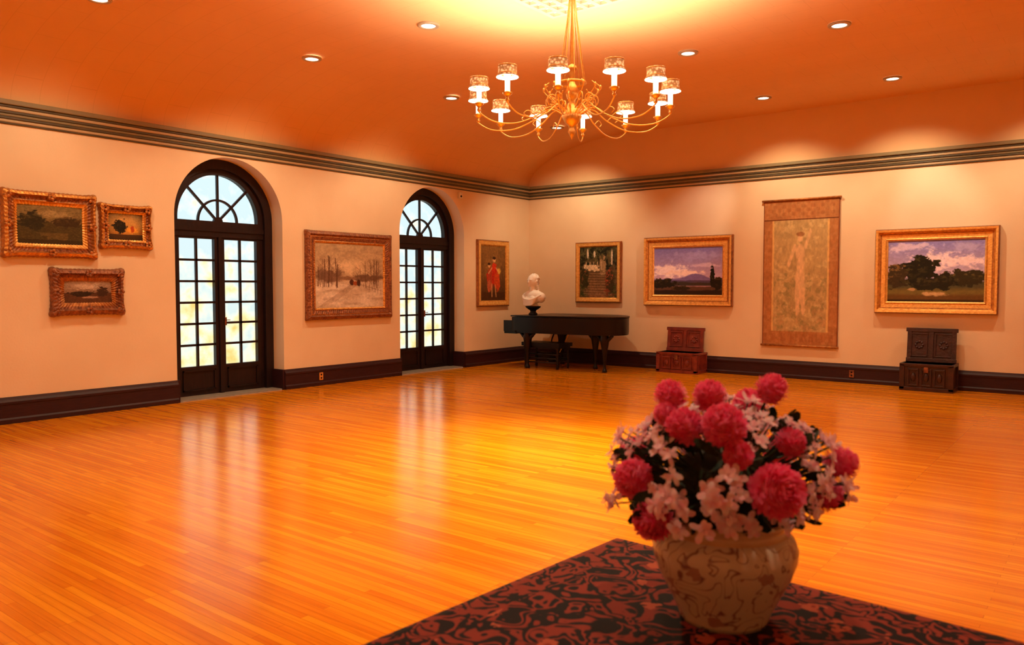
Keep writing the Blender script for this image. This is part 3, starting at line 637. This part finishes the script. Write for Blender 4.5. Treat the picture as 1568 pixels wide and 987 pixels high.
for s in(-1,1):
    mb.ball((s*.028,-.094,.528),(.014,.008,.007),M_marble,10); mb.tube([(s*.012,-.104,.542),(s*.03,-.102,.547),(s*.048,-.088,.542)],.006,M_marble,6); mb.ball((s*.073,-.01,.51),(.010,.018,.026),M_marble,10)
mb.ball((0,.01,.555),(.085,.092,.085),M_marble,24); mb.ball((0,.09,.50),(.045,.04,.045),M_marble,16)
r=random.Random(3)
for i in range(46):
    a=r.uniform(-.3,math.pi+.3); el=r.uniform(0,1.3); x,y,z_=.085*math.cos(a)*math.cos(el),.01+.09*math.sin(a)*math.cos(el),.55+.085*math.sin(el)
    mb.ball((x,y,z_),(.017,.017,.015),M_marble,8)
for s in(-1,1):
    for k in range(6): mb.ball((s*(.078-.003*k),.0+.012*k,.52-.032*k),(.020,.022,.022),M_marble,8)
b_=mb.build('bust_figure',bu); md=b_.modifiers.new('fuse','REMESH'); md.mode='VOXEL'; md.voxel_size=.006; md.use_smooth_shade=True; md2=b_.modifiers.new('s','SMOOTH'); md2.iterations=2

# ------------------------------------------------------------------ chests with raised lids
def chest(name,cx,w,d,hb,hl,wood,y,lidw):
    mb=MB()
    mb.box((0,-d/2,hb/2+.03),(w-.06,d-.04,hb-.06),wood)
    mb.box((0,-d/2,.03),(w,d,.06),wood); mb.box((0,-d/2,hb-.02),(w,d,.04),wood)
    for s in(-1,1):
        mb.box((s*(w/2-.035),-d+.025,hb/2),(.07,.05,hb-.04),wood)
        mb.box((s*(w/2-.03),-.03,hb/2),(.06,.05,hb-.04),wood)
        mb.ball((s*(w/2-.05),-d+.05,.03),(.05,.05,.03),wood,12)
    n=3; pw=(w-.2)/n
    for i in range(n):
        x=-w/2+.1+pw*(i+.5); z=hb/2
        for dx,dz,sx,sz in((0,.5,1,0),(0,-.5,1,0),(-.5,0,0,1),(.5,0,0,1)):
            mb.box((x+dx*(pw-.05),-d+.012,z+dz*(hb-.18)),(.02+sx*(pw-.06),.03,.02+sz*(hb-.17)),wood)
        mb.ball((x,-d+.02,z),(pw*.22,.02,(hb-.2)*.32),wood,12)
    M=Matrix.Translation((0,-.09,hb))@Matrix.Rotation(math.radians(-6),4,'X')
    lw=lidw
    mb.box((0,0,hl/2),(lw-.04,.035,hl),wood,M); mb.box((0,-.012,hl-.03),(lw,.05,.06),wood,M); mb.box((0,-.012,.03),(lw-.02,.05,.06),wood,M)
    for s in(-1,0,1): mb.box((s*(lw/2-.05),-.02,hl/2),(.06,.03,hl-.06),wood,M)
    for s in(-1,1):
        q=lw/4-.01
        for dx,dz,sx,sz in((0,.5,1,0),(0,-.5,1,0),(-.5,0,0,1),(.5,0,0,1)):
            mb.box((s*q+dx*(lw/2-.14),-.022,hl/2+dz*(hl-.18)),(.015+sx*(lw/2-.15),.02,.015+sz*(hl-.18)),wood,M)
        for k in range(8):
            a=2*math.pi*k/8; mb.ball((s*q+.05*math.cos(a),-.022,hl/2+.05*math.sin(a)),(.02,.012,.02),wood,8,M)
    mb.box((0,-d-.005,hb-.09),(.06,.010,.08),M_bronze)
    mb.build(name,loc=(cx,y,0),bevel=.004)
chest('carved_chest',-6.43,.82,.46,.38,.45,M_chest,13.64,.76)
chest('carved_chest',-2.30,.74,.46,.42,.53,M_chestd,13.64,.72)

# small fittings
mb=MB(); mb.box((XL+.03,11.42,3.36),(.06,.09,.12),M_white); mb.ball((XL+.065,11.42,3.34),(.015,.02,.02),M_black,10); mb.build('motion_sensor',bevel=.006)
mb=MB(); mb.box((XL+.040,8.03,.15),(.014,.075,.12),M_brass)
for s in(-1,1): mb.box((XL+.048,8.03,.15+s*.027),(.004,.03,.028),M_black)
mb.build('wall_outlet',bevel=.002)
mb=MB(); mb.box((-3.49,YB-.040,.15),(.075,.014,.12),M_bronze)
for s in(-1,1): mb.box((-3.49,YB-.048,.15+s*.027),(.03,.004,.028),M_black)
mb.build('wall_outlet',bevel=.002)

# ------------------------------------------------------------------ table + oriental rug cover
TC=Vector((-1.30,2.24)); ROT=math.radians(-4); TW,TD,TZ=1.75,1.12,.75
tb=MB()
tb.box((TW/2,-TD/2,TZ-.02),(TW-.02,TD-.02,.04),M_dwood); tb.box((TW/2,-TD/2,TZ-.09),(TW-.16,TD-.16,.10),M_dwood)
for a in(.1,TW-.1):
    for b in(-.1,-TD+.1): tb.lathe([(0,0),(.03,0),(.035,.03),(.022,.08),(.03,.3),(.042,.5),(.03,.58),(.045,.62),(.045,.70)],(a,b,0),M_dwood,16)
tb.build('table',loc=(TC.x,TC.y,0),rz=ROT,bevel=.003)
def rug():
    hang=.22; st=.02; nx=int((TW+2*hang)/st); ny=int((TD+2*hang)/st); v=[];uv=[]
    for j in range(ny+1):
        for i in range(nx+1):
            u=-hang+(TW+2*hang)*i/nx; w=-hang+(TD+2*hang)*j/ny
            eu=max(0,-u)-max(0,u-TW); ew=max(0,-w)-max(0,w-TD)
            x=min(max(u,0),TW); y=min(max(w,0),TD); e_=math.hypot(eu,ew)
            rip=.012*math.sin(9*(u+w))*min(1,e_/.1)
            out=.006*(e_>0)+.06*e_+rip
            if e_>0: x-=out*eu/e_; y-=out*ew/e_
            z=TZ+.006-max(0,e_-.004)*.985
            v.append((x,-y,z)); uv.append((u,w))
    f=[];mi=[]
    for j in range(ny):
        for i in range(nx):
            f.append((j*(nx+1)+i,j*(nx+1)+i+1,(j+1)*(nx+1)+i+1,(j+1)*(nx+1)+i)[::-1])
            u=-hang+(TW+2*hang)*(i+.5)/nx; w=-hang+(TD+2*hang)*(j+.5)/ny
            d=min(u,TW-u,w,TD-w); mi.append(1 if d<.10 and d>.0 else 0)
    me=bpy.data.meshes.new('oriental_rug'); me.from_pydata(v,[],f); me.materials.append(M_rug); me.materials.append(M_rug2)
    me.polygons.foreach_set('material_index',mi)
    ul=me.uv_layers.new(name='UVMap')
    for lp in me.loops: ul.data[lp.index].uv=uv[lp.vertex_index]
    for p_ in me.polygons: p_.use_smooth=True
    ob=bpy.data.objects.new('oriental_rug',me); sc.collection.objects.link(ob); ob.location=(TC.x,TC.y,0); ob.rotation_euler[2]=ROT
    md=ob.modifiers.new('thick','SOLIDIFY'); md.thickness=.008; md.offset=1
rug()

# ------------------------------------------------------------------ planter and flowers
VX,VY,VZ=-.774,1.868,TZ+.0145
mb=MB()
prof=[(0,.0),(.108,.0),(.112,.012),(.118,.03),(.140,.075),(.163,.12),(.177,.16),(.179,.185),(.170,.210),(.155,.226)]
mb.lathe(prof,(0,0,0),M_vase,48); mb.lathe([(.155,.226),(.146,.234),(.145,.243),(.158,.252),(.160,.262),(.150,.266),(.140,.260),(.138,.24),(.15,.22)],(0,0,0),M_vrim,48)
mb.lathe([(.15,.22),(.0,.225)],(0,0,0),M_leaf,32)
mb.build('ceramic_planter',loc=(VX,VY,VZ))
fl=empty('flower_arrangement',(VX,VY,0))
RV=Vector((.789,.614,0)); NV=Vector((.614,-.789,0))
def W(dx,z,dn): return RV*dx+NV*dn+Vector((0,0,z))
def petal(mb,o,d,up,ln,wd,curl,mat):
    d=d.normalized(); s=d.cross(up)
    if s.length<1e-3: s=d.orthogonal()
    s.normalize(); n=s.cross(d).normalized(); v=[]
    for t,wf in((0,.35),(.4,.9),(.75,1.0),(1,.45)):
        c=o+d*ln*t+n*curl*ln*t*t
        v+=[tuple(c-s*wd*wf/2),tuple(c+s*wd*wf/2)]
    mb.add(v,[(0,1,3,2),(2,3,5,4),(4,5,7,6)],mat,True)
rd=random.Random(11)
def rdir():
    z=rd.uniform(-1,1); a=rd.uniform(0,2*math.pi); q=math.sqrt(1-z*z); return Vector((q*math.cos(a),q*math.sin(a),z))
pinks=[(-.139,1.325,0,.042),(-.053,1.330,.05,.042),(.112,1.338,0,.044),(-.125,1.265,.10,.046),(-.045,1.277,.15,.052),(.055,1.142,.22,.062),(-.241,1.136,.08,.049),(-.201,1.047,.12,.049),(.267,1.165,.05,.044),(.208,1.105,.10,.045),(.120,1.232,.12,.036),(-.020,1.215,.18,.034),(-.161,1.287,.05,.03),
 (-.1,1.25,-.15,.045),(.1,1.28,-.14,.045),(.2,1.15,-.18,.045),(-.2,1.15,-.15,.045),(0,1.12,-.24,.05)]
core=Vector((0,0,1.08))
mb=MB(); st=MB()
for dx,z,dn,R in pinks:
    C=W(dx,z,dn); ax=(C-core).normalized()
    for i in range(360):
        k=(i+.5)/360; th=math.acos(1-1.75*k); ph=2.39996*i
        t1=ax.orthogonal().normalized(); t2=ax.cross(t1)
        d=(ax*math.cos(th)+(t1*math.cos(ph)+t2*math.sin(ph))*math.sin(th)+rdir()*.16).normalized()
        petal(mb,C+d*R*.60,(d+ax*.3+rdir()*.25),ax,R*rd.uniform(.36,.50),R*.19,.12,M_pink)
    mb.ball(tuple(C),R*.74,M_pink,14)
    st.tube(catmull([core-Vector((0,0,.1))+ax*.03,core+(C-core)*.6,C-ax*R*.3],4),.0035,M_leaf,5)
mb.build('chrysanthemums',fl)
mb=MB(); cnt=0; tries=0; pos=[]
while cnt<215 and tries<9000:
    tries+=1; d=rdir()
    if d.z<-.40: continue
    s=rd.uniform(.86,1.10); C=Vector((0,0,1.115))+RV*(d.x*.285*s)+NV*(d.y*.225*s)+Vector((0,0,d.z*.185*s))
    if any((C-W(a,b,c)).length<r_+.012 for a,b,c,r_ in pinks): continue
    if any((C-q).length<.022 for q in pos): continue
    if math.sin(C.x*23+1)*math.sin(C.y*21)*math.sin(C.z*26+2)>.22: continue      # gaps between the sprays
    pos.append(C); cnt+=1
    ax=(C-core).normalized(); t1=ax.orthogonal().normalized(); t2=ax.cross(t1)
    for layer,(k,sz,lift) in enumerate(((6,rd.uniform(.018,.028),.35),(5,rd.uniform(.012,.018),1.0))):
        a0=rd.uniform(0,6); tw=rdir()*.45
        for i in range(k):
            a=a0+2*math.pi*i/k; d2=(t1*math.cos(a)+t2*math.sin(a)+ax*lift+tw)
            petal(mb,C+rdir()*.004,d2,ax,sz*rd.uniform(.8,1.2),sz*.62,rd.uniform(-.7,.2),M_wpet)
    st.tube([core,C],.002,M_leaf,4)
mb.build('white_blossoms',fl)
for i in range(200):
    d=rdir()
    if d.z<-.5: continue
    b=core+Vector((0,0,.03)); s=rd.uniform(.6,1.0)
    C=b+RV*(d.x*.25*s)+NV*(d.y*.20*s)+Vector((0,0,d.z*.17*s))
    petal(st,C,(C-core).normalized()+rdir()*.7,rdir(),rd.uniform(.04,.07),rd.uniform(.022,.034),rd.uniform(-.3,.3),M_leaf)
for dx,z,dn in ((.15,1.28,.03),(.20,1.24,0),(.10,1.30,.05),(-.03,1.28,.0),(-.24,1.07,.12)):
    for k in range(3): petal(st,W(dx,z-.03,dn),Vector((rd.uniform(-.6,.6),rd.uniform(-.6,.6),1)),rdir(),.045,.022,.2,M_leaf)
st.ball((0,0,1.09),(.15,.15,.11),M_leaf,20)
st.build('stems_and_leaves',fl)

# ------------------------------------------------------------------ world : overcast daylight outside the doors
w=bpy.data.worlds.new('World'); sc.world=w; w.use_nodes=True; nt=w.node_tree
bg=nt.nodes['Background']; tc=N(nt,'ShaderNodeTexCoord'); sp=N(nt,'ShaderNodeSeparateXYZ'); L(nt,tc.outputs['Generated'],sp.inputs[0])
r=N(nt,'ShaderNodeValToRGB'); r.color_ramp.elements[0].position=.42; r.color_ramp.elements[0].color=(.95,.88,.72,1); r.color_ramp.elements[1].position=.56; r.color_ramp.elements[1].color=(.90,.95,.97,1)
ma=N(nt,'ShaderNodeMath',operation='MULTIPLY_ADD'); ma.inputs[1].default_value=.5; ma.inputs[2].default_value=.5
L(nt,sp.outputs[2],ma.inputs[0]); L(nt,ma.outputs[0],r.inputs[0]); L(nt,r.outputs[0],bg.inputs[0]); bg.inputs[1].default_value=2.6

# ------------------------------------------------------------------ camera
cd=bpy.data.cameras.new('camera'); cam=bpy.data.objects.new('camera',cd); sc.collection.objects.link(cam)
cam.location=(0,0,1.6); cam.rotation_euler=(math.radians(90-2.65),0,math.radians(37.9)); cd.sensor_width=36; cd.lens=27.48
cd.dof.use_dof=True; cd.dof.focus_distance=10; cd.dof.aperture_fstop=3.6
sc.camera=cam
